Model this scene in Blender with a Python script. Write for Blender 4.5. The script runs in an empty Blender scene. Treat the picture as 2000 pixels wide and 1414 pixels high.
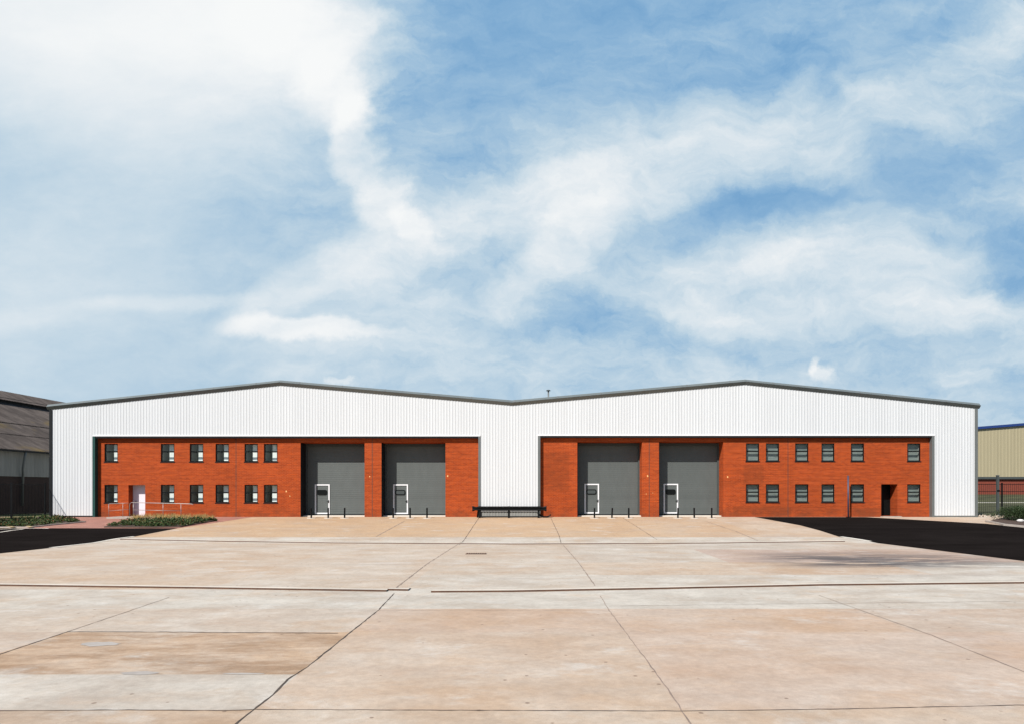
import bpy, bmesh, math, random
from mathutils import Vector
R = math.radians
random.seed(7)
S = bpy.context.scene
COL = S.collection

# ------------------------------------------------------------------ camera
CX, CY_, F = 1035.0, 955.0, 1311.0        # vanishing point and focal length, in photo pixels
CAMZ = 1.895
cam = bpy.data.cameras.new("camera")
cam.sensor_width = 36.0
cam.lens = 36.0 * F / 2000.0
cam.shift_x = -(CX - 1000.0) / 2000.0
cam.shift_y = (CY_ - 707.0) / 2000.0
cam.clip_end = 3000
camo = bpy.data.objects.new("camera", cam)
camo.location = (0, 0, CAMZ)
camo.rotation_euler = (R(90), 0, 0)
COL.objects.link(camo)
S.camera = camo

# ------------------------------------------------------------------ light
TO_SUN = Vector((-0.84, -1.15, 1.32)).normalized()
S.view_settings.view_transform = 'Standard'
S.view_settings.look = 'None'
S.view_settings.gamma = 1.0
S.view_settings.use_curve_mapping = False
S.view_settings.exposure = 0.6
sl = bpy.data.lights.new("sun", 'SUN')
sl.energy = 5.0
sl.angle = R(0.5)
sl.color = (1.0, 0.955, 0.89)
slo = bpy.data.objects.new("sun", sl)
slo.rotation_euler = (-TO_SUN).to_track_quat('-Z', 'Y').to_euler()
slo.location = (-30, -40, 60)
COL.objects.link(slo)


# ------------------------------------------------------------------ node helper
class G:
    def __init__(s, tree):
        s.t = tree; s.n = tree.nodes; s.l = tree.links; s.n.clear()

    def put(s, sock, v):
        if v is None: return
        if hasattr(v, 'is_output'): s.l.new(v, sock)
        elif isinstance(v, (tuple, list)):
            if sock.type == 'RGBA' and len(v) == 3: v = (*v, 1)
            sock.default_value = v
        else:
            sock.default_value = (v, v, v) if sock.type == 'VECTOR' else ((v, v, v, 1) if sock.type == 'RGBA' else v)

    def m(s, op, a, b=None, c=None, clamp=False):
        n = s.n.new('ShaderNodeMath'); n.operation = op; n.use_clamp = clamp
        for k, v in enumerate((a, b, c)): s.put(n.inputs[k], v)
        return n.outputs[0]

    def vm(s, op, a, b=None, out=0):
        n = s.n.new('ShaderNodeVectorMath'); n.operation = op
        s.put(n.inputs[0], a)
        if b is not None: s.put(n.inputs[1], b)
        return n.outputs['Value'] if op in ('LENGTH', 'DOT_PRODUCT') else n.outputs[0]

    def xyz(s, v):
        n = s.n.new('ShaderNodeSeparateXYZ'); s.put(n.inputs[0], v); return n.outputs

    def comb(s, x, y, z):
        n = s.n.new('ShaderNodeCombineXYZ')
        for k, v in enumerate((x, y, z)): s.put(n.inputs[k], v)
        return n.outputs[0]

    def map(s, v, loc=(0, 0, 0), rot=(0, 0, 0), sc=(1, 1, 1), kind='POINT'):
        n = s.n.new('ShaderNodeMapping'); n.vector_type = kind
        s.put(n.inputs['Vector'], v)
        n.inputs['Location'].default_value = loc; n.inputs['Rotation'].default_value = rot; n.inputs['Scale'].default_value = sc
        return n.outputs[0]

    def noise(s, v, sc, det=4, rough=.55, dist=0, col=False, lac=2.0):
        n = s.n.new('ShaderNodeTexNoise')
        s.put(n.inputs['Vector'], v)
        n.inputs['Scale'].default_value = sc; n.inputs['Detail'].default_value = det
        n.inputs['Roughness'].default_value = rough; n.inputs['Distortion'].default_value = dist
        n.inputs['Lacunarity'].default_value = lac
        return n.outputs['Color'] if col else n.outputs['Fac']

    def ss(s, x, a, b, lo=0., hi=1., kind='SMOOTHSTEP'):
        n = s.n.new('ShaderNodeMapRange'); n.interpolation_type = kind; n.clamp = True
        s.put(n.inputs['Value'], x)
        n.inputs['From Min'].default_value = a; n.inputs['From Max'].default_value = b
        n.inputs['To Min'].default_value = lo; n.inputs['To Max'].default_value = hi
        return n.outputs['Result']

    def mix(s, f, a, b, blend='MIX'):
        n = s.n.new('ShaderNodeMix'); n.data_type = 'RGBA'; n.blend_type = blend
        s.put(n.inputs[0], f); s.put(n.inputs[6], a); s.put(n.inputs[7], b)
        return n.outputs[2]

    def scale(s, c, k):
        return s.mix(1.0, c, s.comb(k, k, k) if hasattr(k, 'is_output') else (k, k, k), 'MULTIPLY')

    def attr(s, name):
        n = s.n.new('ShaderNodeAttribute'); n.attribute_name = name; return n

    def coord(s, k='Object'):
        return s.n.new('ShaderNodeTexCoord').outputs[k]

    def bump(s, h, st=.3, d=.01):
        n = s.n.new('ShaderNodeBump'); n.inputs['Strength'].default_value = st; n.inputs['Distance'].default_value = d
        s.put(n.inputs['Height'], h); return n.outputs[0]


# ------------------------------------------------------------------ sky
w = bpy.data.worlds.new("World"); S.world = w; w.use_nodes = True
g = G(w.node_tree)
sky = g.n.new('ShaderNodeTexSky'); sky.sky_type = 'NISHITA'; sky.sun_disc = False
sky.sun_elevation = math.asin(TO_SUN.z)
sky.sun_rotation = math.atan2(TO_SUN.x, TO_SUN.y)
sky.altitude = 200; sky.air_density = 1.0; sky.dust_density = 0.6; sky.ozone_density = 1.6
D = g.coord('Generated')
x, y, z = g.xyz(D)
ay = g.m('ADD', g.m('ABSOLUTE', y), .03)
u = g.m('DIVIDE', x, ay); v = g.m('DIVIDE', z, ay)
P = g.comb(u, v, 0)
w1 = g.noise(P, 2.4, 3, .5, col=True)
w2 = g.noise(P, 7.0, 6, .62, col=True)
w3 = g.noise(P, 24.0, 6, .65, col=True)
H = (.5, .5, .5)
calm = g.ss(u, -.62, -.18, .35, 1.)
off = g.vm('ADD', g.vm('MULTIPLY', g.vm('SUBTRACT', w1, H), (.13, .09, 0)), g.vm('MULTIPLY', g.vm('SUBTRACT', w2, H), (.13, .085, 0)))
off = g.vm('ADD', off, g.vm('MULTIPLY', g.vm('SUBTRACT', w3, H), (.028, .018, 0)))
off = g.vm('MULTIPLY', off, g.comb(calm, calm, 0))
Q = g.vm('ADD', P, off)
SKY_BLOBS = [  # centre x, y, radii, rotation, amount, inner softness
    (150, 0, 860, 330, -8, .42, .1), (80, -20, 620, 300, 0, .26, .0), (520, 60, 260, 210, -25, .20, .1), (590, 60, 150, 190, 10, .20, .3), (400, 170, 420, 200, -5, .12, .1), (520, 330, 300, 110, 10, .08, .0),
    (665, 200, 95, 90, -35, .26, .4), (720, 290, 60, 120, 5, .30, .5), (762, 420, 60, 60, -30, .34, .4), (820, 465, 70, 26, -40, .20, .3),
    (280, 260, 480, 190, -10, .14, .0), (250, 450, 480, 190, 0, .12, .0), (40, 560, 330, 260, 0, .14, .0), (420, 620, 500, 120, 0, .06, .0),
    (640, 560, 230, 50, 28, .20, .3), (790, 510, 200, 60, 30, .16, .2), (880, 610, 300, 70, 10, .14, .0), (560, 380, 200, 190, 0, -.07, .0),
    (1000, 430, 480, 150, 14, .20, .0), (1700, 300, 420, 160, 24, .08, .0),
    (1120, 470, 110, 60, 28, .22, .3), (1050, 545, 150, 50, 28, .22, .2), (1080, 390, 260, 90, 12, .20, .2),
    (1300, 335, 330, 105, 20, .19, .2), (1500, 290, 250, 120, 18, .14, .2), (1610, 350, 110, 40, -25, .18, .3), (1420, 240, 330, 60, 20, .12, .1),
    (1800, 170, 340, 85, 27, .24, .1), (1960, 70, 200, 80, 25, .16, .1), (1900, 230, 160, 60, 25, .16, .0), (1700, 40, 260, 70, 10, .12, .0), (1350, 110, 260, 60, 15, .10, .0),
    (1580, 570, 430, 110, -3, .18, .3), (1700, 640, 460, 80, -8, .12, .2), (1300, 600, 260, 45, -14, .22, .3), (1480, 520, 240, 50, 8, .14, .3),
    (1560, 500, 260, 30, 12, .14, .2), (1250, 590, 140, 20, -20, .14, .2), (1880, 600, 130, 24, -25, .12, .2), (1700, 540, 220, 50, -4, .10, .2), (1850, 620, 200, 40, -18, .14, .2),
    (610, 655, 155, 26, -6, .34, .55), (340, 600, 200, 18, 2, .14, .2), (700, 690, 220, 26, -3, .12, .1), (80, 640, 160, 30, 8, .10, .1),
    (1577, 730, 34, 17, -25, .36, .4), (1562, 714, 17, 17, 0, .22, .4), (1855, 750, 60, 20, 0, .20, .4), (0, 716, 24, 16, -20, .3, .4),
    (700, 751, 26, 7, 0, .2, .3), (600, 735, 80, 28, 0, .12, .3),
    (960, 120, 260, 240, 0, -.14, .0), (1480, 425, 250, 45, 12, -.25, .3), (1790, 370, 190, 80, 10, -.15, .1),
    (1160, 610, 160, 45, 12, -.12, .2), (1940, 540, 130, 70, -15, -.20, .2), (1990, 260, 100, 50, 0, -.1, .0),
    (1960, 400, 220, 60, 12, .16, .1), (1000, 720, 900, 60, 0, .06, .0),
]
dens = g.ss(v, .10, .72, .46, .15, 'LINEAR')
for (px, py, rx, ry, rot, amp, soft) in SKY_BLOBS:
    c = ((px - CX) / F, (CY_ - py) / F, 0)
    q = g.map(Q, loc=c, rot=(0, 0, R(rot)), sc=(rx / F, ry / F, 1), kind='TEXTURE')
    L = g.vm('LENGTH', q)
    dens = g.m('ADD', dens, g.ss(L, soft, 1.3 - .2 * soft, amp, 0))
Qr = g.map(Q, rot=(0, 0, R(-22)), sc=(1, 2.2, 1))
f1 = g.noise(Qr, 3.0, 12, .62, .3)
f2 = g.noise(Qr, 12.0, 12, .68, .25)
f3 = g.noise(g.map(Q, sc=(1, 3.6, 1)), 5.0, 12, .66, .2)
f4 = g.noise(Q, 30.0, 8, .70)
dens = g.m('MULTIPLY_ADD', dens, g.ss(u, -.15, .08, 1., .80), g.ss(u, -.15, .08, 0, .07))
edge = g.m('MULTIPLY', g.ss(dens, .05, .40), g.ss(dens, 1.15, .65))
nz = g.m('ADD', g.m('MULTIPLY', g.m('SUBTRACT', f1, .5), .70), g.m('MULTIPLY', g.m('SUBTRACT', f2, .5), .55))
nz = g.m('ADD', nz, g.m('MULTIPLY', g.m('SUBTRACT', f3, .5), .40))
nz = g.m('ADD', nz, g.m('MULTIPLY', g.m('SUBTRACT', f4, .5), .16))
nz = g.m('MULTIPLY', nz, g.m('MULTIPLY', g.m('ADD', .34, g.m('MULTIPLY', edge, .62)), g.ss(u, -.60, -.10, .35, 1.)))
dens = g.m('ADD', dens, nz)
dens = g.m('SUBTRACT', dens, g.ss(y, .1, -.3, 0, 2))          # unseen sky behind the viewer cleared of cloud to cut fill light
KS = 2 ** -.6 / .1
ramp = g.n.new('ShaderNodeValToRGB'); cr = ramp.color_ramp; cr.interpolation = 'B_SPLINE'
cr.elements[0].position = 0; cr.elements[0].color = (.128, .315, .57, 1)
cr.elements[1].position = 1; cr.elements[1].color = (.955, .965, .96, 1)
for p_, c_ in ((.18, (.24, .44, .67)), (.38, (.44, .60, .735)), (.58, (.62, .73, .81)), (.80, (.82, .86, .89))):
    e = cr.elements.new(p_); e.color = (*c_, 1)
g.put(ramp.inputs[0], dens)
cloud = g.scale(ramp.outputs[0], KS)
blue = g.mix(1.0, sky.outputs[0], (.60, .68, .74), 'MULTIPLY')  # tint lowered to dim the unseen rear sky and its fill light
up = g.ss(z, -.02, .02)
col = g.mix(g.ss(dens, -.5, -.12), blue, cloud)
col = g.mix(up, (1.2, 1.0, .8), col)
bg = g.n.new('ShaderNodeBackground'); g.put(bg.inputs[0], col); bg.inputs[1].default_value = .1
wo = g.n.new('ShaderNodeOutputWorld'); g.l.new(bg.outputs[0], wo.inputs[0])


# ------------------------------------------------------------------ materials
def mat(name, col=None, rough=.7, metal=0., fn=None, spec=.5):
    m = bpy.data.materials.new(name); m.use_nodes = True
    g = G(m.node_tree)
    b = g.n.new('ShaderNodeBsdfPrincipled'); o = g.n.new('ShaderNodeOutputMaterial')
    g.l.new(b.outputs[0], o.inputs[0])
    b.inputs['Roughness'].default_value = rough; b.inputs['Metallic'].default_value = metal
    b.inputs['Specular IOR Level'].default_value = spec
    if col: b.inputs['Base Color'].default_value = (*col, 1)
    if fn: fn(g, b)
    return m


def varied(c, amt=.15, sc=2., stretch=(1, 1, 1), bump=0.):
    def fn(g, b):
        P = g.map(g.coord(), sc=stretch)
        n = g.m('ADD', g.m('MULTIPLY', g.noise(P, sc, 6), .6), g.m('MULTIPLY', g.noise(P, sc * 9, 3), .4))
        k = g.ss(n, .3, .7, 1 - amt, 1 + amt, 'LINEAR')
        g.put(b.inputs['Base Color'], g.scale(c, k))
        if bump: g.put(b.inputs['Normal'], g.bump(g.noise(P, sc * 20, 3), .5, bump))
    return fn


def f_concrete(g, b):
    P = g.coord()
    X_, Y_, _z = g.xyz(P)
    a = g.attr('tone'); r, gr, bl = g.xyz(a.outputs['Vector'])
    wv = g.vm('MULTIPLY', g.vm('SUBTRACT', g.noise(P, .8, 4, col=True), (.5, .5, .5)), (.5, .5, 0))
    Pw = g.vm('ADD', P, wv)
    big = g.noise(g.map(Pw, sc=(.8, 1, 1)), .38, 7, .62)
    med = g.noise(g.map(Pw, rot=(0, 0, R(14)), sc=(.55, 1, 1)), 1.1, 9, .68)
    fine = g.noise(P, 9, 6, .7)
    grit = g.noise(P, 60, 3, .7)
    tan = g.mix(g.ss(big, .35, .65), (.60, .41, .265), (.64, .51, .395))
    grey = g.mix(g.ss(med, .3, .7), (.545, .475, .395), (.655, .59, .505))
    f = g.m('ADD', r, g.m('MULTIPLY', g.m('SUBTRACT', med, .5), 1.1), clamp=True)
    c = g.mix(f, tan, grey)
    c = g.mix(g.m('MULTIPLY', g.ss(bl, 0, 1), .55), c, (.55, .40, .34))             # pinkish pours
    # rough, worn brown surface where the pour has weathered
    wear = g.m('MULTIPLY', gr, g.ss(g.noise(g.map(Pw, sc=(.3, 1, 1)), 1.7, 8, .76), .36, .62))
    c = g.mix(g.m('MULTIPLY', wear, .9), c, (.38, .235, .135))
    apron = g.m('MULTIPLY', g.m('MULTIPLY', g.ss(Y_, 34.5, 35.2), g.ss(X_, 14, 2, .25, 1)), g.ss(med, .3, .6, .35, .8))
    c = g.mix(apron, c, (.60, .40, .235))
    # ochre dust
    och = g.ss(g.noise(g.map(Pw, loc=(9, 3, 0), rot=(0, 0, R(-20)), sc=(.7, 1, 1)), .6, 8, .68), .50, .68)
    c = g.mix(g.m('MULTIPLY', och, .38), c, (.56, .36, .21))
    pale = g.ss(g.noise(g.map(Pw, loc=(31, 17, 0), sc=(.7, 1, 1)), .9, 8, .7), .54, .70)
    c = g.mix(g.m('MULTIPLY', pale, .45), c, (.72, .68, .62))
    k = g.m('MULTIPLY', g.ss(fine, .25, .75, .86, 1.12, 'LINEAR'), g.ss(grit, .2, .8, .84, 1.12, 'LINEAR'))
    k = g.m('MULTIPLY', k, g.ss(med, .3, .7, .93, 1.06, 'LINEAR'))
    c = g.scale(c, g.m('MULTIPLY', k, .655))
    mot = g.noise(g.map(Pw, sc=(.9, 1, 1)), 3.2, 10, .78)
    c = g.scale(c, g.ss(mot, .3, .7, .90, 1.08, 'LINEAR'))
    rust = g.ss(g.noise(g.map(Pw, loc=(5, 51, 0), sc=(.6, 1, 1)), 1.1, 8, .7), .55, .75)
    c = g.mix(g.m('MULTIPLY', rust, .25), c, (.36, .21, .12))
    dk = g.ss(g.noise(g.map(P, loc=(71, 5, 0)), 5.5, 5, .75), .66, .78)
    c = g.mix(g.m('MULTIPLY', dk, .35), c, (.20, .15, .12))
    vs_ = g.n.new('ShaderNodeTexVoronoi'); vs_.inputs['Scale'].default_value = 14; g.put(vs_.inputs['Vector'], P)
    agg = g.m('MULTIPLY', g.ss(vs_.outputs['Distance'], .16, .08), g.ss(g.noise(P, 1.3, 3, .6), .45, .62))
    c = g.mix(g.m('MULTIPLY', agg, .45), c, (.22, .15, .11))
    # pits
    vor = g.n.new('ShaderNodeTexVoronoi'); vor.inputs['Scale'].default_value = 3.4; g.put(vor.inputs['Vector'], P)
    pit = g.m('MULTIPLY', g.ss(vor.outputs['Distance'], .12, .08), g.ss(g.xyz(vor.outputs['Color'])[0], .72, .76))
    c = g.mix(g.m('MULTIPLY', pit, .75), c, (.14, .09, .06))
    # tyre marks on the right
    X, Y, Z = g.xyz(P)
    box = g.m('MULTIPLY', g.m('MULTIPLY', g.ss(X, 7, 11), g.ss(X, 20, 13)), g.m('MULTIPLY', g.ss(Y, 21.6, 23.2), g.ss(Y, 29, 25)))
    tn = g.noise(g.map(Pw, rot=(0, 0, R(12)), sc=(.2, 1.0, 1)), 1.5, 8, .72)
    t = g.m('MULTIPLY', box, g.ss(tn, .38, .54))
    c = g.mix(g.m('MULTIPLY', t, .95), c, (.07, .058, .056))
    # faint arcs of rubber in the middle bays
    t2 = g.m('MULTIPLY', g.ss(g.noise(g.map(Pw, loc=(4, 0, 0), rot=(0, 0, R(-24)), sc=(.16, 1.1, 1)), 1.0, 7, .6), .60, .72), g.ss(Y, 17, 21))
    c = g.mix(g.m('MULTIPLY', t2, .35), c, (.24, .19, .165))
    g.put(b.inputs['Base Color'], c)
    g.put(b.inputs['Roughness'], g.ss(med, .3, .7, .72, .92))
    g.put(b.inputs['Normal'], g.bump(g.m('ADD', grit, g.m('MULTIPLY', fine, 2)), .35, .006))


def f_brick(g, b):
    X, Y, Z = g.xyz(g.coord())
    P = g.comb(g.m('ADD', X, Y), Z, 0)
    br = g.n.new('ShaderNodeTexBrick'); g.put(br.inputs['Vector'], P)
    br.inputs['Scale'].default_value = 1; br.inputs['Brick Width'].default_value = .23; br.inputs['Row Height'].default_value = .085
    br.inputs['Mortar Size'].default_value = .006; br.inputs['Mortar Smooth'].default_value = .3; br.inputs['Bias'].default_value = -.1
    br.inputs['Color1'].default_value = (.325, .049, .0085, 1); br.inputs['Color2'].default_value = (.24, .034, .008, 1)
    br.inputs['Mortar'].default_value = (.33, .12, .055, 1)
    rows = g.noise(g.comb(g.m('MULTIPLY', X, .6), g.m('MULTIPLY', Z, 11.7), 0), 1.0, 4, .6)
    big = g.noise(P, .45, 6, .6)
    c = g.scale(br.outputs['Color'], g.m('MULTIPLY', g.ss(rows, .3, .7, .72, 1.14, 'LINEAR'), g.ss(big, .3, .7, .91, 1.08, 'LINEAR')))
    # browner, sootier patches
    st = g.ss(g.noise(g.map(P, loc=(3.1, 7.7, 0), sc=(1, .7, 1)), .5, 6, .62), .56, .70)
    c = g.mix(g.m('MULTIPLY', st, .22), c, (.125, .030, .012))
    eff = g.ss(g.noise(g.map(P, loc=(13, 2, 0)), .9, 7, .7), .62, .78)
    c = g.mix(g.m('MULTIPLY', eff, .28), c, (.38, .13, .055))
    for (xa, xb, za, zb, kk) in ((.85, 2.72, 1.7, 4.45, .30), (14.7, 16.1, 2.2, 3.6, .30), (14.0, 18.0, .1, .75, .35), (22.2, 25.2, .1, .6, .3)):   # patched and sooty brickwork
        bm_ = g.m('MULTIPLY', g.m('MULTIPLY', g.ss(X, xa - .05, xa + .1), g.ss(X, xb + .1, xb - .1)), g.m('MULTIPLY', g.ss(Z, za - .2, za + .2), g.ss(Z, zb + .05, zb - .05)))
        c = g.mix(g.m('MULTIPLY', bm_, g.m('MULTIPLY', g.ss(g.noise(P, 4, 5, .7), .3, .7, .4, 1.), kk * 1.6)), c, (.13, .032, .012))
    low = g.m('MULTIPLY', g.ss(Z, .9, .05), g.ss(g.noise(P, 1.1, 6, .65), .35, .7))
    c = g.mix(g.m('MULTIPLY', low, .65), c, (.10, .035, .018))
    g.put(b.inputs['Base Color'], c)
    g.put(b.inputs['Normal'], g.bump(br.outputs['Fac'], -.4, .006))


def f_clad(c0, amt=.05, dirt=(.55, .53, .48)):
    def fn(g, b):
        P = g.coord(); X, Y, Z = g.xyz(P)
        sheet = g.m('FLOOR', g.m('DIVIDE', g.m('ADD', X, Y), .784))
        wn = g.n.new('ShaderNodeTexWhiteNoise'); wn.noise_dimensions = '1D'; g.put(wn.inputs['W'], sheet)
        st = g.noise(g.comb(g.m('MULTIPLY', g.m('ADD', X, Y), 5), g.m('MULTIPLY', Z, .35), 0), 1, 5, .6)
        rib = g.m('FLOOR', g.m('DIVIDE', g.m('ADD', X, .02), .196))
        wr = g.n.new('ShaderNodeTexWhiteNoise'); wr.noise_dimensions = '1D'; g.put(wr.inputs['W'], rib)
        k = g.m('MULTIPLY', g.ss(wn.outputs['Value'], 0, 1, 1 - amt, 1, 'LINEAR'), g.ss(st, .3, .7, 1 - amt, 1.02, 'LINEAR'))
        k = g.m('MULTIPLY', k, g.ss(wr.outputs['Value'], 0, 1, .97, 1.0, 'LINEAR'))
        c = g.scale(c0, k)
        lo = g.m('MULTIPLY', g.ss(Z, .7, .1), g.ss(st, .4, .75))
        c = g.mix(g.m('MULTIPLY', lo, .5), c, dirt)
        g.put(b.inputs['Base Color'], c)
    return fn


def f_asphalt(g, b):
    P = g.coord()
    n = g.noise(P, 45, 4, .7); m_ = g.noise(g.map(P, sc=(.4, 1, 1)), .8, 5, .6)
    c = g.scale((.0098, .0080, .0075), g.m('MULTIPLY', g.ss(n, .25, .75, .45, 1.6, 'LINEAR'), g.ss(m_, .3, .7, .75, 1.3, 'LINEAR')))
    sp = g.ss(g.noise(P, 22, 2, .6), .72, .8)
    c = g.mix(g.m('MULTIPLY', sp, .5), c, (.16, .13, .11))
    g.put(b.inputs['Base Color'], c); g.put(b.inputs['Normal'], g.bump(n, .5, .01))


def f_paving(g, b):
    P = g.coord()
    br = g.n.new('ShaderNodeTexBrick'); g.put(br.inputs['Vector'], P)
    br.inputs['Scale'].default_value = 1; br.inputs['Brick Width'].default_value = .22; br.inputs['Row Height'].default_value = .11
    br.inputs['Mortar Size'].default_value = .006
    br.inputs['Color1'].default_value = (.30, .135, .10, 1); br.inputs['Color2'].default_value = (.25, .11, .085, 1)
    br.inputs['Mortar'].default_value = (.25, .17, .13, 1)
    c = g.scale(br.outputs['Color'], g.ss(g.noise(P, 1.2, 5), .3, .7, .82, 1.15, 'LINEAR'))
    g.put(b.inputs['Base Color'], c)


def f_ground(g, b):
    P = g.coord()
    n = g.noise(P, .25, 8, .65); n2 = g.noise(P, 6, 5, .7)
    c = g.mix(g.ss(n, .44, .58), (.085, .105, .035), (.21, .16, .095))
    c = g.scale(c, g.ss(n2, .25, .75, .6, 1.4, 'LINEAR'))
    g.put(b.inputs['Base Color'], c); g.put(b.inputs['Normal'], g.bump(n2, .6, .05))


def f_oldroof(g, b):
    P = g.coord(); X, Y, Z = g.xyz(P)
    n = g.noise(g.map(P, sc=(.5, 1, .5)), .8, 8, .7); n2 = g.noise(g.map(P, sc=(.3, 2.2, .3)), 3, 6, .7)
    c = g.mix(g.ss(n, .35, .65), (.045, .037, .033), (.088, .073, .065))
    c = g.scale(c, g.ss(n2, .25, .75, .62, 1.35, 'LINEAR'))
    moss = g.ss(g.noise(g.map(P, loc=(2, 5, 0), sc=(.7, .45, 1)), .35, 6, .62), .55, .66)
    c = g.mix(g.m('MULTIPLY', moss, .75), c, (.105, .075, .025))
    g.put(b.inputs['Base Color'], c)


def f_leaf(c1, c2, c3=None):
    def fn(g, b):
        a = g.attr('rnd'); r = g.xyz(a.outputs['Vector'])
        c = g.mix(r[0], c1, c2)
        if c3: c = g.mix(g.ss(r[1], .86, .92), c, c3)
        g.put(b.inputs['Base Color'], c)
    return fn


def f_shutter(c0):
    def fn(g, b):
        P = g.coord(); X, Y, Z = g.xyz(P)
        sl_ = g.m('FLOOR', g.m('DIVIDE', Z, .3))
        wn = g.n.new('ShaderNodeTexWhiteNoise'); wn.noise_dimensions = '1D'; g.put(wn.inputs['W'], sl_)
        st = g.noise(g.map(P, sc=(1.6, 1, .5)), 1.5, 5, .6)
        k = g.m('MULTIPLY', g.ss(wn.outputs['Value'], 0, 1, .95, 1.04, 'LINEAR'), g.ss(st, .3, .7, .94, 1.06, 'LINEAR'))
        g.put(b.inputs['Base Color'], g.scale(c0, k))
    return fn


M = {}
M['concrete'] = mat('concrete', rough=.85, fn=f_concrete, spec=.3)
M['brick'] = mat('brick', rough=.9, fn=f_brick, spec=.08)
M['clad'] = mat('white_cladding', rough=.42, fn=f_clad((.498, .508, .515), .03))
M['beige'] = mat('beige_cladding', rough=.5, fn=f_clad((.30, .26, .165), .04))
M['oldclad'] = mat('grey_cladding', rough=.8, fn=f_clad((.24, .24, .225), .16, (.08, .075, .07)))
M['asphalt'] = mat('asphalt', rough=1., fn=f_asphalt, spec=.0)
M['paving'] = mat('paving', rough=.85, fn=f_paving, spec=.3)
M['ground'] = mat('ground', rough=.95, fn=f_ground, spec=.2)
M['oldroof'] = mat('old_roof', rough=.9, fn=f_oldroof, spec=.2)
M['trim'] = mat('grey_trim', rough=.45, fn=varied((.10, .107, .104), .12, 1.5))
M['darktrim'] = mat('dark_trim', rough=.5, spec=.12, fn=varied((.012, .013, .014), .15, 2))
M['teal'] = mat('teal_trim', rough=.4, spec=.12, fn=varied((.02, .055, .05), .12, 2))
M['cap'] = mat('roof_flashing', rough=.38, metal=.2, fn=varied((.125, .14, .136), .14, .9))
M['roofsheet'] = mat('roof_sheet', rough=.5, fn=varied((.3, .31, .31), .1, 1))
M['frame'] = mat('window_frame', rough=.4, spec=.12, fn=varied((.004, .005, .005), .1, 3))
M['black'] = mat('black_paint', rough=.42, spec=.12, fn=varied((.005, .0055, .006), .25, 4))
M['white'] = mat('white_paint', rough=.45, fn=varied((.60, .60, .61), .06, 3))
M['mauve'] = mat('door_paint', rough=.4, fn=varied((.60, .56, .60), .05, 2))
M['shutter'] = mat('shutter', rough=.55, spec=.3, fn=f_shutter((.073, .082, .079)))
M['guide'] = mat('door_guide', rough=.5, spec=.12, fn=varied((.05, .058, .058), .1, 2))
M['blind'] = mat('white_blind', rough=.7, fn=varied((.85, .86, .85), .08, 3, (1, 1, 4)))
M['greyblind'] = mat('grey_blind', rough=.6, fn=varied((.20, .22, .21), .4, 3, (.6, 1, 7)))
M['lining'] = mat('window_lining', rough=.7, fn=varied((.26, .26, .25), .08, 3))
M['steel'] = mat('galvanised_steel', rough=.38, metal=.3, fn=varied((.24, .215, .20), .12, 5))
M['rust'] = mat('rusty_steel', rough=.8, fn=varied((.075, .035, .018), .5, 3))
M['joint'] = mat('joint', rough=.9, fn=varied((.05, .034, .025), .5, 5))
M['faint'] = mat('faint_joint', rough=.9, fn=varied((.19, .14, .11), .4, 4))
M['pale'] = mat('pale_concrete', rough=.85, fn=varied((.52, .475, .41), .12, 2.5, (.3, 1, 1), .004))
M['patch'] = mat('grey_mortar', rough=.9, fn=varied((.30, .265, .235), .2, 3, (.4, 1, 1)))
M['nosing'] = mat('nosing_concrete', rough=.85, fn=varied((.47, .41, .34), .2, 1.2, (.3, 1, 1), .004))
M['kerb'] = mat('kerb_concrete', rough=.85, fn=varied((.30, .26, .225), .2, 4, bump=.005))
M['mulch'] = mat('mulch', rough=.95, fn=varied((.05, .028, .018), .5, 7, bump=.03))
M['yellow'] = mat('yellow_paint', rough=.7, fn=varied((.36, .26, .13), .35, 9))
M['linewhite'] = mat('white_line', rough=.7, fn=varied((.62, .56, .48), .3, 8))
M['blue'] = mat('blue_fascia', rough=.4, fn=varied((.010, .03, .13), .12, 1))
M['redbrick'] = mat('dark_brick', rough=.85, fn=varied((.15, .03, .015), .3, 3, (1, 1, 4)))
M['oldbrick'] = mat('old_brick', rough=.9, fn=varied((.028, .015, .012), .35, 3, (1, 1, 5)))
M['chip'] = mat('chipped_mortar', rough=.85, fn=varied((.62, .36, .14), .3, 14))
M['stone'] = mat('stone', rough=.8, fn=varied((.5, .48, .46), .2, 9, bump=.02))
M['bluepole'] = mat('pole_paint', rough=.5, fn=varied((.035, .042, .075), .3, 4))
M['leafA'] = mat('leaf_green', rough=.65, fn=f_leaf((.014, .032, .007), (.055, .085, .02), (.14, .06, .02)), spec=.3)
M['leafB'] = mat('leaf_dark', rough=.65, fn=f_leaf((.007, .016, .004), (.028, .048, .012)), spec=.3)
M['dry'] = mat('dry_grass', rough=.8, fn=f_leaf((.20, .13, .045), (.36, .25, .10), (.2, .2, .06)), spec=.2)
M['gravel'] = mat('gravel', rough=.9, fn=f_leaf((.34, .28, .22), (.58, .52, .45), (.2, .15, .1)))


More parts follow.
